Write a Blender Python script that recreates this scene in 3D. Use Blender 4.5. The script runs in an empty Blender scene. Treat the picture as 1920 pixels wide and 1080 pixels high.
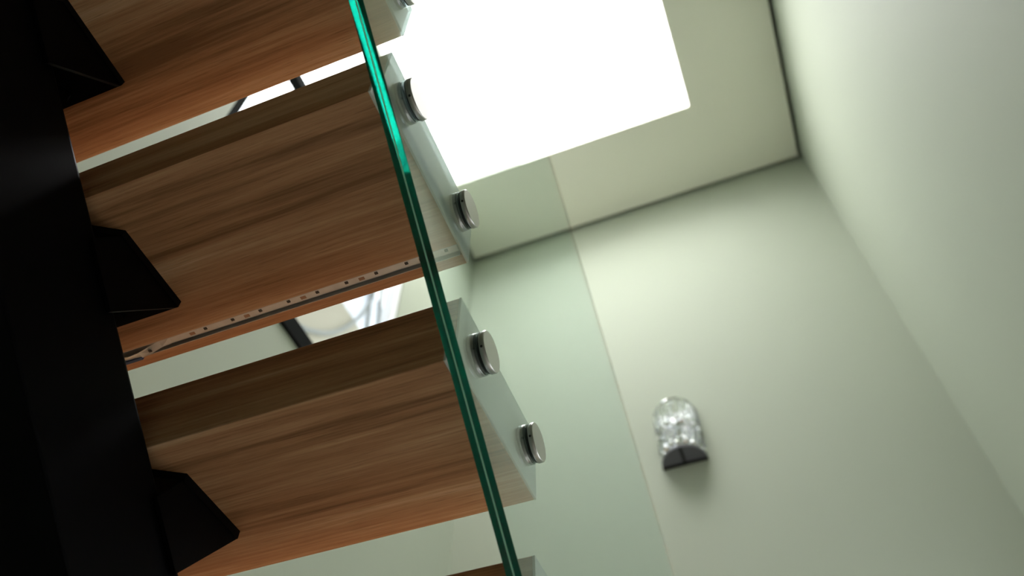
import bpy, bmesh, math, random
from mathutils import Matrix, Vector
random.seed(4)

# ---------------------------------------------------------------- scene, camera, light
sc = bpy.context.scene
col = sc.collection
CZ = 0.70                                   # camera height above the floor
F_PX = 1530.0                               # focal length in pixels of a 1920 wide frame
RIGHT = Vector((0.93374351, 0.35793779, 0.0018973))
DOWN = Vector((-0.28733177, 0.7526952, -0.59236002))
FWD = Vector((-0.21345612, 0.55256717, 0.80567116))
cam_d = bpy.data.cameras.new('camera')
cam = bpy.data.objects.new('camera', cam_d)
col.objects.link(cam)
cam_d.sensor_width = 36.0
cam_d.lens = F_PX / 1920.0 * 36.0
cam_d.clip_start = 0.01
cam_d.dof.use_dof = True
cam_d.dof.focus_distance = 1.05
cam_d.dof.aperture_fstop = 3.2
m = Matrix.Identity(4)
for r in range(3):
    m[r][0] = RIGHT[r]; m[r][1] = -DOWN[r]; m[r][2] = -FWD[r]
m.translation = (0, 0, CZ)
cam.matrix_world = m
sc.camera = cam

SKY_STRENGTH = 2.7                          # overcast sky outside the window
SKYLIGHT_STRENGTH = 18.5                     # frosted rooflight full of daylight
EXPOSURE = 0.0
w = bpy.data.worlds.new('overcast_sky')
sc.world = w
w.use_nodes = True
w.node_tree.nodes['Background'].inputs[0].default_value = (0.95, 0.98, 1.0, 1)
w.node_tree.nodes['Background'].inputs[1].default_value = SKY_STRENGTH
sc.view_settings.view_transform = 'Standard'
sc.view_settings.look = 'None'
sc.view_settings.exposure = EXPOSURE
sc.view_settings.gamma = 1.0
sc.view_settings.use_curve_mapping = False
sc.cycles.use_denoising = True
sc.cycles.max_bounces = 48
sc.cycles.transmission_bounces = 48
sc.cycles.glossy_bounces = 48
sc.cycles.diffuse_bounces = 6
sc.cycles.caustics_refractive = True
sc.cycles.caustics_reflective = True
sc.cycles.blur_glossy = 0.3

# ---------------------------------------------------------------- materials
def new_mat(name):
    mt = bpy.data.materials.new(name); mt.use_nodes = True
    nt = mt.node_tree
    return mt, nt, nt.nodes['Principled BSDF']

def plain(name, c, rough=0.5, metal=0.0, spec=0.5, bump=0.0, scale=60.0, var=0.0):
    mt, nt, p = new_mat(name)
    p.inputs['Base Color'].default_value = (*c, 1)
    p.inputs['Roughness'].default_value = rough
    p.inputs['Metallic'].default_value = metal
    p.inputs['Specular IOR Level'].default_value = spec
    tc = nt.nodes.new('ShaderNodeTexCoord')
    nz = nt.nodes.new('ShaderNodeTexNoise')
    nz.inputs['Scale'].default_value = scale
    nz.inputs['Detail'].default_value = 4
    nt.links.new(tc.outputs['Object'], nz.inputs['Vector'])
    if var:
        mx = nt.nodes.new('ShaderNodeMix'); mx.data_type = 'RGBA'
        mx.inputs[6].default_value = (*[x * (1 - var) for x in c], 1)
        mx.inputs[7].default_value = (*[min(1, x * (1 + var)) for x in c], 1)
        nt.links.new(nz.outputs['Fac'], mx.inputs[0])
        nt.links.new(mx.outputs[2], p.inputs['Base Color'])
    if bump:
        b = nt.nodes.new('ShaderNodeBump'); b.inputs['Strength'].default_value = bump
        b.inputs['Distance'].default_value = 0.002
        nt.links.new(nz.outputs['Fac'], b.inputs['Height'])
        nt.links.new(b.outputs['Normal'], p.inputs['Normal'])
    return mt

def wood_mat():
    mt, nt, p = new_mat('walnut_laminate')
    tc = nt.nodes.new('ShaderNodeTexCoord')
    oi = nt.nodes.new('ShaderNodeObjectInfo')
    ml = nt.nodes.new('ShaderNodeMath'); ml.operation = 'MULTIPLY'; ml.inputs[1].default_value = 37.0
    nt.links.new(oi.outputs['Random'], ml.inputs[0])
    ad = nt.nodes.new('ShaderNodeVectorMath'); ad.operation = 'ADD'
    nt.links.new(tc.outputs['Object'], ad.inputs[0]); nt.links.new(ml.outputs[0], ad.inputs[1])
    def noise(sx, sy, scale, detail, rough=0.6, dist=0.0):
        mp = nt.nodes.new('ShaderNodeMapping'); mp.inputs['Scale'].default_value = (sx, sy, sy)
        nt.links.new(ad.outputs[0], mp.inputs['Vector'])
        n = nt.nodes.new('ShaderNodeTexNoise')
        n.inputs['Scale'].default_value = scale; n.inputs['Detail'].default_value = detail
        n.inputs['Roughness'].default_value = rough; n.inputs['Distortion'].default_value = dist
        nt.links.new(mp.outputs[0], n.inputs['Vector'])
        return n
    broad = noise(0.55, 15, 1.6, 4, 0.6, 0.35)
    fine = noise(2.2, 90, 3.0, 6, 0.65, 0.15)
    pore = noise(6, 260, 4.0, 2, 0.5)
    mx = nt.nodes.new('ShaderNodeMix'); mx.data_type = 'FLOAT'; mx.inputs[0].default_value = 0.30
    nt.links.new(broad.outputs['Fac'], mx.inputs[2]); nt.links.new(fine.outputs['Fac'], mx.inputs[3])
    cr = nt.nodes.new('ShaderNodeValToRGB')
    e = cr.color_ramp.elements
    e[0].position = 0.36; e[0].color = (0.27, 0.128, 0.056, 1)
    e[1].position = 0.64; e[1].color = (0.76, 0.51, 0.31, 1)
    a = e.new(0.46); a.color = (0.49, 0.245, 0.118, 1)
    a = e.new(0.55); a.color = (0.61, 0.345, 0.182, 1)
    nt.links.new(mx.outputs[0], cr.inputs[0])
    pr = nt.nodes.new('ShaderNodeValToRGB')
    pr.color_ramp.elements[0].position = 0.30; pr.color_ramp.elements[0].color = (0.55, 0.5, 0.46, 1)
    pr.color_ramp.elements[1].position = 0.42; pr.color_ramp.elements[1].color = (1, 1, 1, 1)
    nt.links.new(pore.outputs['Fac'], pr.inputs[0])
    mu = nt.nodes.new('ShaderNodeMix'); mu.data_type = 'RGBA'; mu.blend_type = 'MULTIPLY'; mu.inputs[0].default_value = 0.6
    nt.links.new(cr.outputs[0], mu.inputs[6]); nt.links.new(pr.outputs[0], mu.inputs[7])
    nt.links.new(mu.outputs[2], p.inputs['Base Color'])
    p.inputs['Roughness'].default_value = 0.52
    p.inputs['Specular IOR Level'].default_value = 0.35
    b = nt.nodes.new('ShaderNodeBump'); b.inputs['Strength'].default_value = 0.25; b.inputs['Distance'].default_value = 0.001
    nt.links.new(fine.outputs['Fac'], b.inputs['Height']); nt.links.new(b.outputs['Normal'], p.inputs['Normal'])
    return mt

def glass_mat(name, tint, absorb=None, dens=1.0, ior=1.5, rough=0.0):
    mt = bpy.data.materials.new(name); mt.use_nodes = True
    nt = mt.node_tree; nt.nodes.clear()
    out = nt.nodes.new('ShaderNodeOutputMaterial')
    g = nt.nodes.new('ShaderNodeBsdfGlass')
    g.inputs['Color'].default_value = (*tint, 1); g.inputs['IOR'].default_value = ior
    g.inputs['Roughness'].default_value = rough
    nt.links.new(g.outputs[0], out.inputs['Surface'])
    if absorb:
        v = nt.nodes.new('ShaderNodeVolumeAbsorption')
        v.inputs['Color'].default_value = (*absorb, 1); v.inputs['Density'].default_value = dens
        nt.links.new(v.outputs[0], out.inputs['Volume'])
    return mt

def thin_glass(name):
    """thin window pane: mirror by Fresnel, clear otherwise"""
    mt = bpy.data.materials.new(name); mt.use_nodes = True
    nt = mt.node_tree; nt.nodes.clear()
    out = nt.nodes.new('ShaderNodeOutputMaterial')
    lw = nt.nodes.new('ShaderNodeLayerWeight'); lw.inputs['Blend'].default_value = 0.5
    pw = nt.nodes.new('ShaderNodeMath'); pw.operation = 'POWER'; pw.inputs[1].default_value = 5.0
    fr = nt.nodes.new('ShaderNodeMath'); fr.operation = 'MULTIPLY_ADD'; fr.inputs[1].default_value = 0.96; fr.inputs[2].default_value = 0.04
    nt.links.new(lw.outputs['Facing'], pw.inputs[0]); nt.links.new(pw.outputs[0], fr.inputs[0])
    t = nt.nodes.new('ShaderNodeBsdfTransparent'); t.inputs[0].default_value = (0.95, 0.97, 0.96, 1)
    g = nt.nodes.new('ShaderNodeBsdfGlossy'); g.inputs['Roughness'].default_value = 0.02
    mx = nt.nodes.new('ShaderNodeMixShader')
    nt.links.new(fr.outputs[0], mx.inputs[0]); nt.links.new(t.outputs[0], mx.inputs[1]); nt.links.new(g.outputs[0], mx.inputs[2])
    nt.links.new(mx.outputs[0], out.inputs[0])
    return mt

def emit_mat(name, c, s):
    mt = bpy.data.materials.new(name); mt.use_nodes = True
    nt = mt.node_tree; nt.nodes.clear()
    out = nt.nodes.new('ShaderNodeOutputMaterial')
    e = nt.nodes.new('ShaderNodeEmission'); e.inputs[0].default_value = (*c, 1); e.inputs[1].default_value = s
    nt.links.new(e.outputs[0], out.inputs[0])
    return mt

M = {
    'wall': plain('pale_green_paint', (0.405, 0.445, 0.358), 0.65, bump=0.03, scale=180, spec=0.16),
    'ceil': plain('ceiling_paint', (0.80, 0.80, 0.69), 0.8, bump=0.04, scale=160, spec=0.2),
    'void': plain('gap_darkening_board', (0.10, 0.11, 0.07), 0.9),  # dark colour of the added slab, deepens the ceiling gap
    'floor': plain('beige_floor_tile', (0.80, 0.76, 0.70), 0.45, var=0.08, scale=3),
    'wood': wood_mat(),
    'end': plain('pale_end_lacquer', (0.72, 0.72, 0.64), 0.45, var=0.04, scale=20),
    'black': plain('black_powder_coat', (0.002, 0.002, 0.0023), 0.5, spec=0.06, bump=0.05, scale=300),
    'steel': plain('brushed_steel', (0.47, 0.465, 0.44), 0.3, metal=1.0, bump=0.03, scale=400),
    'steel_dark': plain('grey_satin_steel', (0.22, 0.23, 0.23), 0.35, metal=1.0),
    'shaft': plain('white_shaft_paint', (0.82, 0.82, 0.80), 0.8),
    'rubber': plain('black_rubber', (0.008, 0.008, 0.008), 0.6),
    'glass': glass_mat('laminated_glass', (1, 1, 1), (0.0, 0.62, 0.57), 6.4, 1.5),
    'film': plain('pale_green_interlayer', (0.50, 0.90, 0.72), 0.3),
    'alu': plain('dull_aluminium', (0.62, 0.61, 0.59), 0.45, metal=0.5, var=0.15, scale=25),
    'pcb': plain('tan_led_tape', (0.88, 0.85, 0.81), 0.55, var=0.18, scale=45),
    'chip': plain('dark_solder_dot', (0.05, 0.05, 0.045), 0.4),
    'orange': plain('orange_solder_pad', (0.45, 0.27, 0.17), 0.5),
    'blue': plain('blue_tape_end', (0.04, 0.10, 0.24), 0.5),
    'frame': plain('black_window_frame', (0.010, 0.011, 0.010), 0.9, spec=0.03),
    'reveal': plain('white_reveal_paint', (0.80, 0.81, 0.84), 0.7),
    'pane': thin_glass('window_glass'),
    'skylight': emit_mat('daylit_frosted_glass', (1.0, 0.985, 0.99), SKYLIGHT_STRENGTH),
    'crystal': glass_mat('clear_crystal', (0.95, 0.96, 0.96), None, 1, 1.55),
    'chrome': plain('polished_chrome', (0.82, 0.83, 0.83), 0.08, metal=1.0),
    'sconce_black': plain('dark_smoked_plate', (0.10, 0.10, 0.115), 0.35),
    'sconce_line': plain('black_divider', (0.006, 0.006, 0.006), 0.5),
    'beige': plain('beige_render', (0.32, 0.295, 0.23), 0.85, bump=0.1, scale=80, var=0.05),
    'cable': plain('grey_cable_sheath', (0.16, 0.17, 0.17), 0.5),
    'pipe': plain('white_plastic_pipe', (0.74, 0.77, 0.86), 0.4),
}

# ---------------------------------------------------------------- helpers (coordinates below are relative to the camera height)
def P(v): return Vector((v[0], v[1], v[2] + CZ))

def ray(px, py):
    return RIGHT * ((px - 960) / F_PX) + DOWN * ((py - 540) / F_PX) + FWD
def on_x(px, py, x):
    d = ray(px, py); return d * (x / d.x)

def link(name, bm, mat, parent=None, bevel=0.0, smooth=False, origin=None):
    if bevel:
        bmesh.ops.bevel(bm, geom=list(bm.edges), offset=bevel, segments=2, profile=0.6, affect='EDGES', clamp_overlap=True)
    bmesh.ops.recalc_face_normals(bm, faces=bm.faces)
    me = bpy.data.meshes.new(name); bm.to_mesh(me); bm.free()
    me.materials.append(mat)
    if smooth:
        for f in me.polygons: f.use_smooth = True
    o = bpy.data.objects.new(name, me); col.objects.link(o)
    if parent: o.parent = parent
    if origin is not None: o.location = origin
    return o

def box(bm, x0, x1, y0, y1, z0, z1, up=CZ):
    vs = [bm.verts.new((x, y, z + up)) for x in (x0, x1) for y in (y0, y1) for z in (z0, z1)]
    for q in ((0, 1, 3, 2), (4, 6, 7, 5), (0, 4, 5, 1), (2, 3, 7, 6), (0, 2, 6, 4), (1, 5, 7, 3)):
        bm.faces.new([vs[i] for i in q])

def boxes(*bs, up=CZ):
    bm = bmesh.new()
    for b in bs: box(bm, *b, up=up)
    return bm

def prism_x(pts, x0, x1, up=CZ):
    """profile in (y, z) swept along x"""
    bm = bmesh.new()
    a = [bm.verts.new((x0, y, z + up)) for y, z in pts]
    b = [bm.verts.new((x1, y, z + up)) for y, z in pts]
    n = len(pts)
    bm.faces.new(a[::-1]); bm.faces.new(b)
    for i in range(n): bm.faces.new((a[i], a[(i + 1) % n], b[(i + 1) % n], b[i]))
    return bm

def prism_z(pts, z0, z1, up=CZ):
    bm = bmesh.new()
    a = [bm.verts.new((x, y, z0 + up)) for x, y in pts]
    b = [bm.verts.new((x, y, z1 + up)) for x, y in pts]
    n = len(pts)
    bm.faces.new(a[::-1]); bm.faces.new(b)
    for i in range(n): bm.faces.new((a[i], a[(i + 1) % n], b[(i + 1) % n], b[i]))
    return bm

def lathe_x(prof, seg=40):
    """profile of (x, r) turned about the x axis, local coordinates"""
    bm = bmesh.new(); rings = []
    for x, r in prof:
        rings.append([bm.verts.new((x, r * math.cos(2 * math.pi * k / seg), r * math.sin(2 * math.pi * k / seg))) for k in range(seg)])
    for A, B in zip(rings, rings[1:]):
        for k in range(seg): bm.faces.new((A[k], A[(k + 1) % seg], B[(k + 1) % seg], B[k]))
    bm.faces.new(rings[0]); bm.faces.new(rings[-1][::-1])
    return bm

def tube(pts, r, seg=10, up=CZ):
    bm = bmesh.new(); rings = []
    pts = [Vector(p) for p in pts]
    for i, p in enumerate(pts):
        t = (pts[min(i + 1, len(pts) - 1)] - pts[max(i - 1, 0)]).normalized()
        u = t.cross(Vector((1, 0.13, 0.2))).normalized(); v = t.cross(u)
        rings.append([bm.verts.new(p + u * (r * math.cos(2 * math.pi * k / seg)) + v * (r * math.sin(2 * math.pi * k / seg)) + Vector((0, 0, up))) for k in range(seg)])
    for A, B in zip(rings, rings[1:]):
        for k in range(seg): bm.faces.new((A[k], A[(k + 1) % seg], B[(k + 1) % seg], B[k]))
    bm.faces.new(rings[0]); bm.faces.new(rings[-1][::-1])
    return bm

def spline(ctrl, n=12):
    out = []
    c = [Vector(p) for p in ctrl]
    for i in range(len(c) - 1):
        p0, p1, p2, p3 = c[max(i - 1, 0)], c[i], c[i + 1], c[min(i + 2, len(c) - 1)]
        for k in range(n):
            t = k / n
            out.append(0.5 * ((2 * p1) + (p2 - p0) * t + (2 * p0 - 5 * p1 + 4 * p2 - p3) * t * t + (3 * p1 - p0 - 3 * p2 + p3) * t ** 3))
    out.append(c[-1])
    return out

def empty(name, loc):
    o = bpy.data.objects.new(name, None); col.objects.link(o); o.location = loc; o.empty_display_size = 0.1
    return o

def keep(o, parent):
    """parent without moving (parents are only ever translated)"""
    o.parent = parent
    par = parent
    off = Vector((0, 0, 0))
    while par is not None:
        off += par.location; par = par.parent
    o.location = o.location - off
    return o

def tag(o, label=None, cat=None, group=None, kind=None):
    if label: o['label'] = label
    if cat: o['category'] = cat
    if group: o['group'] = group
    if kind: o['kind'] = kind
    return o

# ---------------------------------------------------------------- the stairwell
H = 4.2
XL, XR, YB, YR, ZF = -1.277, 0.769, 2.608, -2.6, -CZ
TOP = H + 0.50
T = 0.16
OY0, OY1, OZ = 1.22, 2.20, 1.38              # unseen opening, added below the frame so daylight reaches the tread undersides
tag(link('floor', boxes((XL - T, XR + T, YR - T, YB + T, ZF - 0.1, ZF)), M['floor']), 'beige stairwell floor', kind='structure')
tag(link('wall_back', boxes((XL - T, XR + T, YB, YB + T, ZF, TOP)), M['wall']), 'pale green wall carrying the crystal lamp', kind='structure')
tag(link('wall_right', boxes((XR, XR + T, YR, OY0, ZF, TOP), (XR, XR + T, OY1, YB, ZF, TOP), (XR, XR + T, OY0, OY1, OZ, TOP)), M['wall']), 'pale green wall beside the stair', kind='structure')
tag(link('wall_rear', boxes((XL - T, XR + T, YR - T, YR, ZF, TOP)), M['wall']), 'pale green wall at the head of the stair', kind='structure')
TL = 0.06
WY0, WY1, WZ0, WZ1 = 0.715, 1.905, 2.10, 4.44
tag(link('wall_left', boxes((XL - TL, XL, YR, WY0, ZF, TOP), (XL - TL, XL, WY1, YB, ZF, TOP),
                            (XL - TL, XL, WY0, WY1, ZF, WZ0), (XL - TL, XL, WY0, WY1, WZ1, TOP)), M['wall']),
    'pale green wall with tall window behind the treads', kind='structure')
dr = tag(link('added_doorway', boxes((XR + 0.01, XR + T - 0.01, OY0, OY0 + 0.04, ZF, OZ), (XR + 0.01, XR + T - 0.01, OY1 - 0.04, OY1, ZF, OZ),
                              (XR + 0.01, XR + T - 0.01, OY0 + 0.04, OY1 - 0.04, OZ - 0.04, OZ)), M['reveal']), 'open doorway with white lining, added low in the side wall to let daylight in', kind='structure')
# ceiling panel with a shadow gap all round and the rooflight opening
SX0, SX1, SY0, SY1 = -1.22, 0.238, 0.99, 2.071
G = 0.022
cx0, cx1, cy0, cy1 = XL + G, XR - G, YR + G, YB - G
tag(link('ceiling', boxes((cx0, SX0, cy0, cy1, H, H + 0.03), (SX1, cx1, cy0, cy1, H, H + 0.03),
                          (SX0, SX1, cy0, SY0, H, H + 0.03), (SX0, SX1, SY1, cy1, H, H + 0.03)), M['ceil']),
    'pale ceiling panel around the rooflight', kind='structure')
tag(link('light_block_slab', boxes((XL - T, XR + T, YR - T, YB + T, TOP, TOP + 0.1)), M['void']), 'dark slab added above the ceiling panel to block light', kind='structure')  # slab added to stop light leaking and keep the ceiling gap dark
sk = tag(link('window_1', boxes((SX0 - 0.03, SX0, SY0 - 0.03, SY1 + 0.03, H + 0.03, TOP), (SX1, SX1 + 0.03, SY0 - 0.03, SY1 + 0.03, H + 0.03, TOP),
                                (SX0, SX1, SY0 - 0.03, SY0, H + 0.03, TOP), (SX0, SX1, SY1, SY1 + 0.03, H + 0.03, TOP)), M['shaft']),
         'large white frosted rooflight in the ceiling', kind='structure')
link('pane', boxes((SX0, SX1, SY0, SY1, TOP - 0.06, TOP - 0.05)), M['skylight'], sk)

# tall window in the left wall
fx0, fx1 = XL - 0.05, XL - 0.01
wn = tag(link('window_2', boxes((fx0, fx1, WY0, WY0 + 0.036, WZ0, WZ1), (fx0, fx1, WY0 + 0.036, WY1 - 0.05, WZ1 - 0.04, WZ1)), M['frame']),
         'tall black framed window behind the treads', kind='structure')
link('transom', boxes((fx0, fx1, WY0 + 0.036, WY1 - 0.05, 3.195, 3.255)), M['frame'], wn)
link('pane', boxes((fx0 + 0.015, fx0 + 0.021, WY0 + 0.03, WY1 - 0.045, WZ0, 3.207)), M['pane'], wn)
link('pane', boxes((fx0 + 0.015, fx0 + 0.021, WY0 + 0.03, WY1 - 0.045, 3.248, WZ1 - 0.035)), M['pane'], wn)
link('sill', boxes((XL - 0.05, XL + 0.012, WY0 - 0.03, WY1 + 0.0, WZ0 - 0.075, WZ0 + 0.004)), M['frame'], wn, bevel=0.002)
link('jamb', boxes((fx0, fx1, WY1 - 0.05, WY1 - 0.0005, WZ0 + 0.005, WZ1)), M['reveal'], wn)

# ---------------------------------------------------------------- staircase
S = 0.27
YB0, ZB0, GO, RI, DE, TH = 1.043 * S, 3.208 * S, 0.900 * S, 0.728 * S, 0.942 * S, 0.400 * S
TX1 = -0.2795                              # outer (glass side) end of the treads
CX = -0.76                                 # stringer axis
TX0 = 2 * CX - TX1
stair = tag(empty('staircase', P((CX, 2.0, ZF))), 'open staircase of thick walnut treads on a black steel spine beam', 'staircase')

def s_top(y): return 0.725 - 0.815 * (y - 0.4425)
YS0, YS1 = YR + 0.02, 2.10
sd = 0.20
pr_ = [(YS0, s_top(YS0)), (YS1, s_top(YS1)), (2.30, ZF), (2.30 - sd / 0.815 - 0.03, ZF), (YS0, s_top(YS0) - sd)]
pr_ = [(YS0, s_top(YS0)), (0.4425 + (0.725 - ZF) / 0.815, ZF), (0.4425 + (0.725 - ZF - sd) / 0.815, ZF), (YS0, s_top(YS0) - sd)]
st = keep(link('stringer', prism_x(pr_, CX - 0.10, CX + 0.10), M['black'], bevel=0.004), stair)
tag(st, 'black powder coated steel spine beam')

def tread_profile(groove):
    p = [(0, 0), (0, TH), (DE, TH), (DE, 0)]
    if groove: p += [(0.240, 0), (0.240, 0.010), (0.223, 0.010), (0.223, 0)]
    return p
def tread_mesh(groove):
    bm = prism_x([(y, z) for y, z in tread_profile(groove)], TX0 + 0.003, TX1 - 0.003, up=0)
    if not groove:
        bmesh.ops.bevel(bm, geom=list(bm.edges), offset=0.0018, segments=2, profile=0.6, affect='EDGES')
    bmesh.ops.recalc_face_normals(bm, faces=bm.faces)
    me = bpy.data.meshes.new('tread'); bm.to_mesh(me); bm.free(); me.materials.append(M['wood']); return me
def end_mesh():
    bm = prism_x([(0, 0), (0, TH), (DE, TH), (DE, 0)], TX1 - 0.003, TX1, up=0)
    bmesh.ops.bevel(bm, geom=[e for e in bm.edges if all(abs(v.co.x - TX1) < 1e-6 for v in e.verts)], offset=0.0012, segments=2, profile=0.6, affect='EDGES')
    me = bpy.data.meshes.new('end_panel'); bm.to_mesh(me); bm.free(); me.materials.append(M['end']); return me
tm, tmg, em = tread_mesh(False), tread_mesh(True), end_mesh()

ZP = 0.012                                 # bracket plate thickness
def bracket_meshes():
    xr, xl = CX + 0.11, CX - 0.11
    plate = prism_z([(xr, 0.056), (xr, 0.176), (xl, 0.176), (xl, 0.056), (xl + 0.035, 0.034), (xr - 0.035, 0.034)], -ZP, 0, up=0)
    bmesh.ops.recalc_face_normals(plate, faces=plate.faces)
    pm = bpy.data.meshes.new('bracket'); plate.to_mesh(pm); plate.free(); pm.materials.append(M['black'])
    g = prism_x([(0.056, -ZP), (0.176, -ZP), (0.100, -ZP - 0.100), (0.03, -0.055)], -0.0025, 0.0025, up=0)
    bmesh.ops.recalc_face_normals(g, faces=g.faces)
    gm = bpy.data.meshes.new('gusset'); g.to_mesh(gm); g.free(); gm.materials.append(M['black'])
    b = bmesh.new()
    bmesh.ops.create_cone(b, cap_ends=True, segments=6, radius1=0.009, radius2=0.009, depth=0.008)
    bmm = bpy.data.meshes.new('bolt'); b.to_mesh(bmm); b.free(); bmm.materials.append(M['black'])
    return pm, gm, bmm
pm, gm, bmm = bracket_meshes()

def child(name, me, parent, loc=(0, 0, 0)):
    o = bpy.data.objects.new(name, me); col.objects.link(o); o.parent = parent; o.location = loc
    return o

LED_TREAD = None
so = stair.location
for i in range(-10, 7):
    yb, zb = YB0 + i * GO, ZB0 - i * RI
    t = child('tread', tmg if i == 0 else tm, stair, Vector((0, yb, zb + CZ)) - so)
    ep = child('end_panel', em, t)
    if i == 0:
        LED_TREAD = t
        tag(t, 'walnut tread with an exposed light strip set into its underside')
    br = child('bracket', pm, stair, Vector((0, yb, zb + CZ)) - so)
    child('gusset', gm, br, (CX + 0.1055, 0, 0)); child('gusset', gm, br, (CX - 0.1055, 0, 0))
    for bx_ in (CX + 0.03, CX - 0.03): child('bolt', bmm, br, (bx_, 0.158, -ZP - 0.004))

# light strip in the groove of one tread (coordinates local to that tread)
def local(name, bm, mat): return link(name, bm, mat, LED_TREAD)
xa, xb = -0.815, TX1 - 0.006
ch = local('light_channel', prism_x([(0.2234, 0.0005), (0.2242, 0.0005), (0.2242, 0.0085), (0.2388, 0.0085), (0.2388, -0.0006), (0.2396, -0.0006), (0.2396, 0.0096), (0.2234, 0.0096)], xa, xb, up=0), M['alu'])
tag(ch, 'dull aluminium channel')
bm = bmesh.new()                            # led tape: flat in the channel, its left end peeled off and sagging
path = [(xb, 0.2300, 0.0030), (-0.690, 0.2300, 0.0030), (-0.705, 0.2298, 0.0026), (-0.722, 0.2300, 0.0015), (-0.738, 0.2318, -0.0030),
        (-0.755, 0.2340, -0.0048), (-0.772, 0.2350, -0.0040), (-0.790, 0.2345, -0.0010), (-0.808, 0.2330, 0.0030)]
prev = None
for k, (x, y, z) in enumerate(path):
    tw = 0.0 if k < 3 else 0.0018 * math.sin(k * 1.3)
    q = [bm.verts.new((x, y + dy, z + dz + (tw if dy > 0 else -tw))) for dy, dz in ((-0.0056, 0), (0.0044, 0), (0.0044, 0.0008), (-0.0056, 0.0008))]
    if prev:
        for j in range(4): bm.faces.new((prev[j], prev[(j + 1) % 4], q[(j + 1) % 4], q[j]))
    else: bm.faces.new(q)
    prev = q
bm.faces.new(prev[::-1])
tag(local('light_strip', bm, M['pcb']), 'tan light strip tape, peeling at one end')
bm = boxes((-0.0022, 0.0022, -0.0018, 0.0018, -0.0012, 0.0), up=0)
chipm = bpy.data.meshes.new('led_chip'); bm.to_mesh(chipm); bm.free(); chipm.materials.append(M['chip'])
bm = boxes((-0.0040, 0.0040, -0.0022, 0.0022, -0.0004, 0.0), up=0)
padm = bpy.data.meshes.new('solder_pad'); bm.to_mesh(padm); bm.free(); padm.materials.append(M['orange'])
x = -0.30
k = 0
while x > -0.69:
    child('led_chip', chipm, LED_TREAD, (x, 0.2285, 0.0030))
    if k % 2 == 0: child('solder_pad', padm, LED_TREAD, (x - 0.022, 0.2300, 0.0030))
    k += 1
    x -= 0.0435
child('led_chip', chipm, LED_TREAD, (-0.738, 0.2318, -0.0034))
tag(local('tape_end', boxes((-0.795, -0.755, 0.2365, 0.2405, -0.006, -0.002), up=0), M['blue']), 'blue tape scrap')

# ---------------------------------------------------------------- glass balustrade with point fixings
GX0, GX1 = -0.2705, -0.2540
def g_low(y): return 0.712 - 0.843 * (y - 0.437)
def g_high(y): return 1.55 - 0.79 * (y - 1.30)
GY0, GY1 = -1.20, 2.02
bal = tag(empty('glass_balustrade', P((-0.26, GY1, ZF))), 'laminated clear glass balustrade panel with green edge and round steel fixings', 'balustrade')
gp = keep(link('glass_pane', prism_x([(GY0, g_low(GY0)), (GY1, g_low(GY1)), (GY1, g_high(GY1)), (GY0, g_high(GY0))], GX0, GX1), M['glass']), bal)
tag(gp, 'clear glass pane with saturated green edge')
gm_ = 0.5 * (GX0 + GX1)
q = 0.0004
keep(link('interlayer', prism_x([(GY0, g_low(GY0) - q), (GY1, g_low(GY1) - q), (GY1, g_low(GY1) - 0.00005), (GY0, g_low(GY0) - 0.00005)], gm_ - 0.0009, gm_ + 0.0009), M['film']), bal)

R_ = 0.026
def mesh_of(name, bm, mat):
    bmesh.ops.recalc_face_normals(bm, faces=bm.faces)
    me = bpy.data.meshes.new(name); bm.to_mesh(me); bm.free(); me.materials.append(mat)
    for f in me.polygons: f.use_smooth = len(f.vertices) == 4
    return me
barrel = mesh_of('standoff', lathe_x([(TX1, R_ - 0.001), (TX1 + 0.0006, R_), (GX0 - 0.0016, R_), (GX0 - 0.001, R_ - 0.0006)]), M['steel'])
gin = mesh_of('gasket', lathe_x([(GX0 - 0.001, R_ - 0.0012), (GX0 - 0.0001, R_ - 0.0012)]), M['rubber'])
gout = mesh_of('gasket', lathe_x([(GX1 + 0.0001, R_ - 0.0012), (GX1 + 0.0016, R_ - 0.0012)]), M['rubber'])
capm = mesh_of('cap', lathe_x([(GX1 + 0.0016, R_ - 0.0008), (GX1 + 0.0022, R_), (GX1 + 0.0078, R_), (GX1 + 0.0088, R_ - 0.001)], 56), M['steel'])
bm = bmesh.new(); bmesh.ops.create_cone(bm, cap_ends=True, segments=12, radius1=0.0016, radius2=0.0016, depth=0.0008)
setm = mesh_of('set_screw', bm, M['rubber'])
bo = bal.location
for i in range(-5, 7):
    for dy, ang in ((0.046, 205), (0.208, 200)):
        y, z = YB0 + i * GO + dy, ZB0 - i * RI + 0.050
        if z + 0.03 > g_high(y) or y > GY1 - 0.04: continue
        s = child('standoff', barrel, bal, Vector((0, y, z + CZ)) - bo)
        child('gasket', gin, s); child('gasket', gout, s); child('cap', capm, s)
        a = math.radians(ang + random.uniform(-25, 40) + 20)
        e = child('set_screw', setm, s, (GX1 + 0.005, R_ * math.cos(a), R_ * math.sin(a)))
        e.rotation_euler = (a - math.pi / 2, 0, 0)

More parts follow.
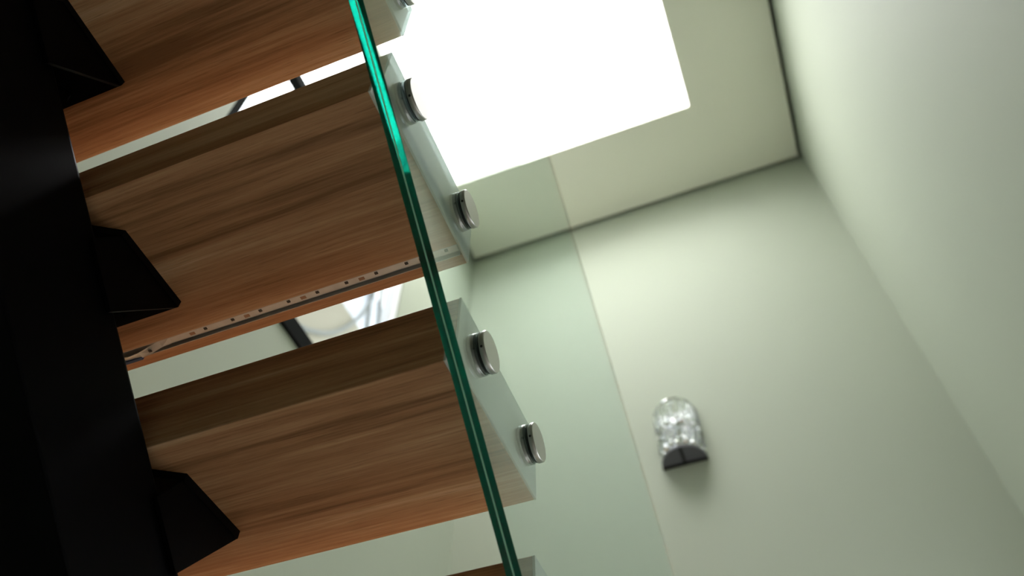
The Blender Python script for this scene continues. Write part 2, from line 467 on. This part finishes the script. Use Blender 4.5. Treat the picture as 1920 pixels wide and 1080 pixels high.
# ---------------------------------------------------------------- crystal wall lamp on the back wall
LX, LZ0, LZ1, LR, LD = -0.252, 2.235, 2.515, 0.093, 0.108
lamp = tag(empty('wall_lamp', P((LX, YB, LZ0))), 'half round crystal wall lamp with dark base plate on the green wall', 'wall lamp')
lo = lamp.location
def arc(r, d, n=24, a0=0.0, a1=math.pi): return [(r * math.cos(a0 + (a1 - a0) * k / n), -d * math.sin(a0 + (a1 - a0) * k / n)) for k in range(n + 1)]
def lpart(name, bm, mat, **kw): return link(name, bm, mat, lamp, **kw)
lpart('back_plate', boxes((-LR, LR, -0.008, -0.001, 0, LZ1 - LZ0), up=0), M['steel_dark'], bevel=0.002)
bp = lpart('base_plate', prism_z(arc(LR, LD), 0.0, 0.012, up=0), M['sconce_black'])
link('divider', boxes((-0.006, 0.006, -LD + 0.004, -0.008, -0.003, 0.0), up=0), M['sconce_line'], bp)
link('rear_trim', boxes((-LR, LR, -0.012, -0.001, -0.006, 0.0), up=0), M['sconce_line'], bp)
hh = LZ1 - LZ0
def hoop(z, r, d, t=0.004):
    o_ = arc(r, d); i_ = arc(r - t, d - t)[::-1]
    return prism_z(o_ + i_, z, z + 0.006, up=0)
for z in (0.013, 0.125, 0.160, hh - 0.006): lpart('hoop', hoop(z, LR - 0.004, LD - 0.004), M['chrome'])
bm = bmesh.new()
bmesh.ops.create_cone(bm, cap_ends=True, segments=10, radius1=0.020, radius2=0.020, depth=0.16)
lpart('lamp_holder', bm, M['chrome'], origin=(0, -0.045, 0.10))

def crystal_rod(h, r):
    bm = bmesh.new(); n = 6; rings = []
    for z, s_ in ((0, 0.35), (0.12, 1.0), (0.88, 1.0), (1.0, 0.35)):
        rings.append([bm.verts.new((r * s_ * math.cos(2 * math.pi * (k + .5) / n), 0.75 * r * s_ * math.sin(2 * math.pi * (k + .5) / n), z * h)) for k in range(n)])
    for A, B in zip(rings, rings[1:]):
        for k in range(n): bm.faces.new((A[k], A[(k + 1) % n], B[(k + 1) % n], B[k]))
    bm.faces.new(rings[0][::-1]); bm.faces.new(rings[-1])
    return bm
def m_of(name, bm, mat):
    bmesh.ops.recalc_face_normals(bm, faces=bm.faces)
    me = bpy.data.meshes.new(name); bm.to_mesh(me); bm.free(); me.materials.append(mat); return me
rod_top = m_of('crystal_rod', crystal_rod(0.100, 0.0125), M['crystal'])
rod_low = m_of('crystal_rod', crystal_rod(0.080, 0.0125), M['crystal'])
bm = bmesh.new(); bmesh.ops.create_icosphere(bm, subdivisions=1, radius=0.0135)
bead = m_of('crystal_bead', bm, M['chrome'])
NC = 9
for k in range(NC):
    a = math.pi * (k + 0.5) / NC
    x, y = (LR - 0.006) * math.cos(a), -(LD - 0.006) * math.sin(a)
    rz = a + math.pi / 2
    for me, z in ((rod_top, 0.168), (rod_low, 0.042)):
        o = child('crystal_rod', me, lamp, (x, y, z)); o.rotation_euler = (0, 0, rz)
    for z in (0.145, 0.030):
        o = child('crystal_bead', bead, lamp, (x, y, z)); o.rotation_euler = (random.random() * 3, random.random() * 3, random.random() * 3)

# ---------------------------------------------------------------- outside the window
XO = -3.2
tag(link('neighbour_building', boxes((XO - 0.3, XO - 0.06, -1.0, 9.0, ZF, 7.0)), M['pipe']), 'white rendered building across from the window', 'building')
A_ = on_x(640, 562, XO); B_ = on_x(690, 585, XO); C_ = on_x(560, 600, XO)
tag(link('render_panel', boxes((XO - 0.06, XO, C_.y - 0.6, B_.y + 0.05, 3.2, A_.z)), M['beige']), 'beige rendered panel on the white building', 'wall panel')
def wire(pxs, x, r, label, name='utility_cable'):
    o = link(name, tube(spline([on_x(px, py, x) for px, py in pxs]), r), M['cable'], smooth=True)
    return tag(o, label, 'cable')
wire([(520, 560), (556, 606), (590, 622), (630, 622), (668, 600), (694, 566), (706, 530), (716, 480)], XO + 0.026, 0.020, 'grey cable sagging in a loop across the beige panel')
wire([(702, 480), (697, 540), (692, 590), (686, 640)], XO - 0.036, 0.018, 'grey cable hanging straight beside the sagging loop')
wire([(722, 480), (716, 540), (712, 590), (708, 640)], XO - 0.036, 0.018, 'grey cable hanging nearest the white pipe')
wp = link('drain_pipe', tube([on_x(742, 470, XO), on_x(737, 545, XO), on_x(733, 600, XO), on_x(726, 680, XO)], 0.06, 16), M['pipe'], smooth=True)
tag(wp, 'white plastic drain pipe on the white building', 'pipe')
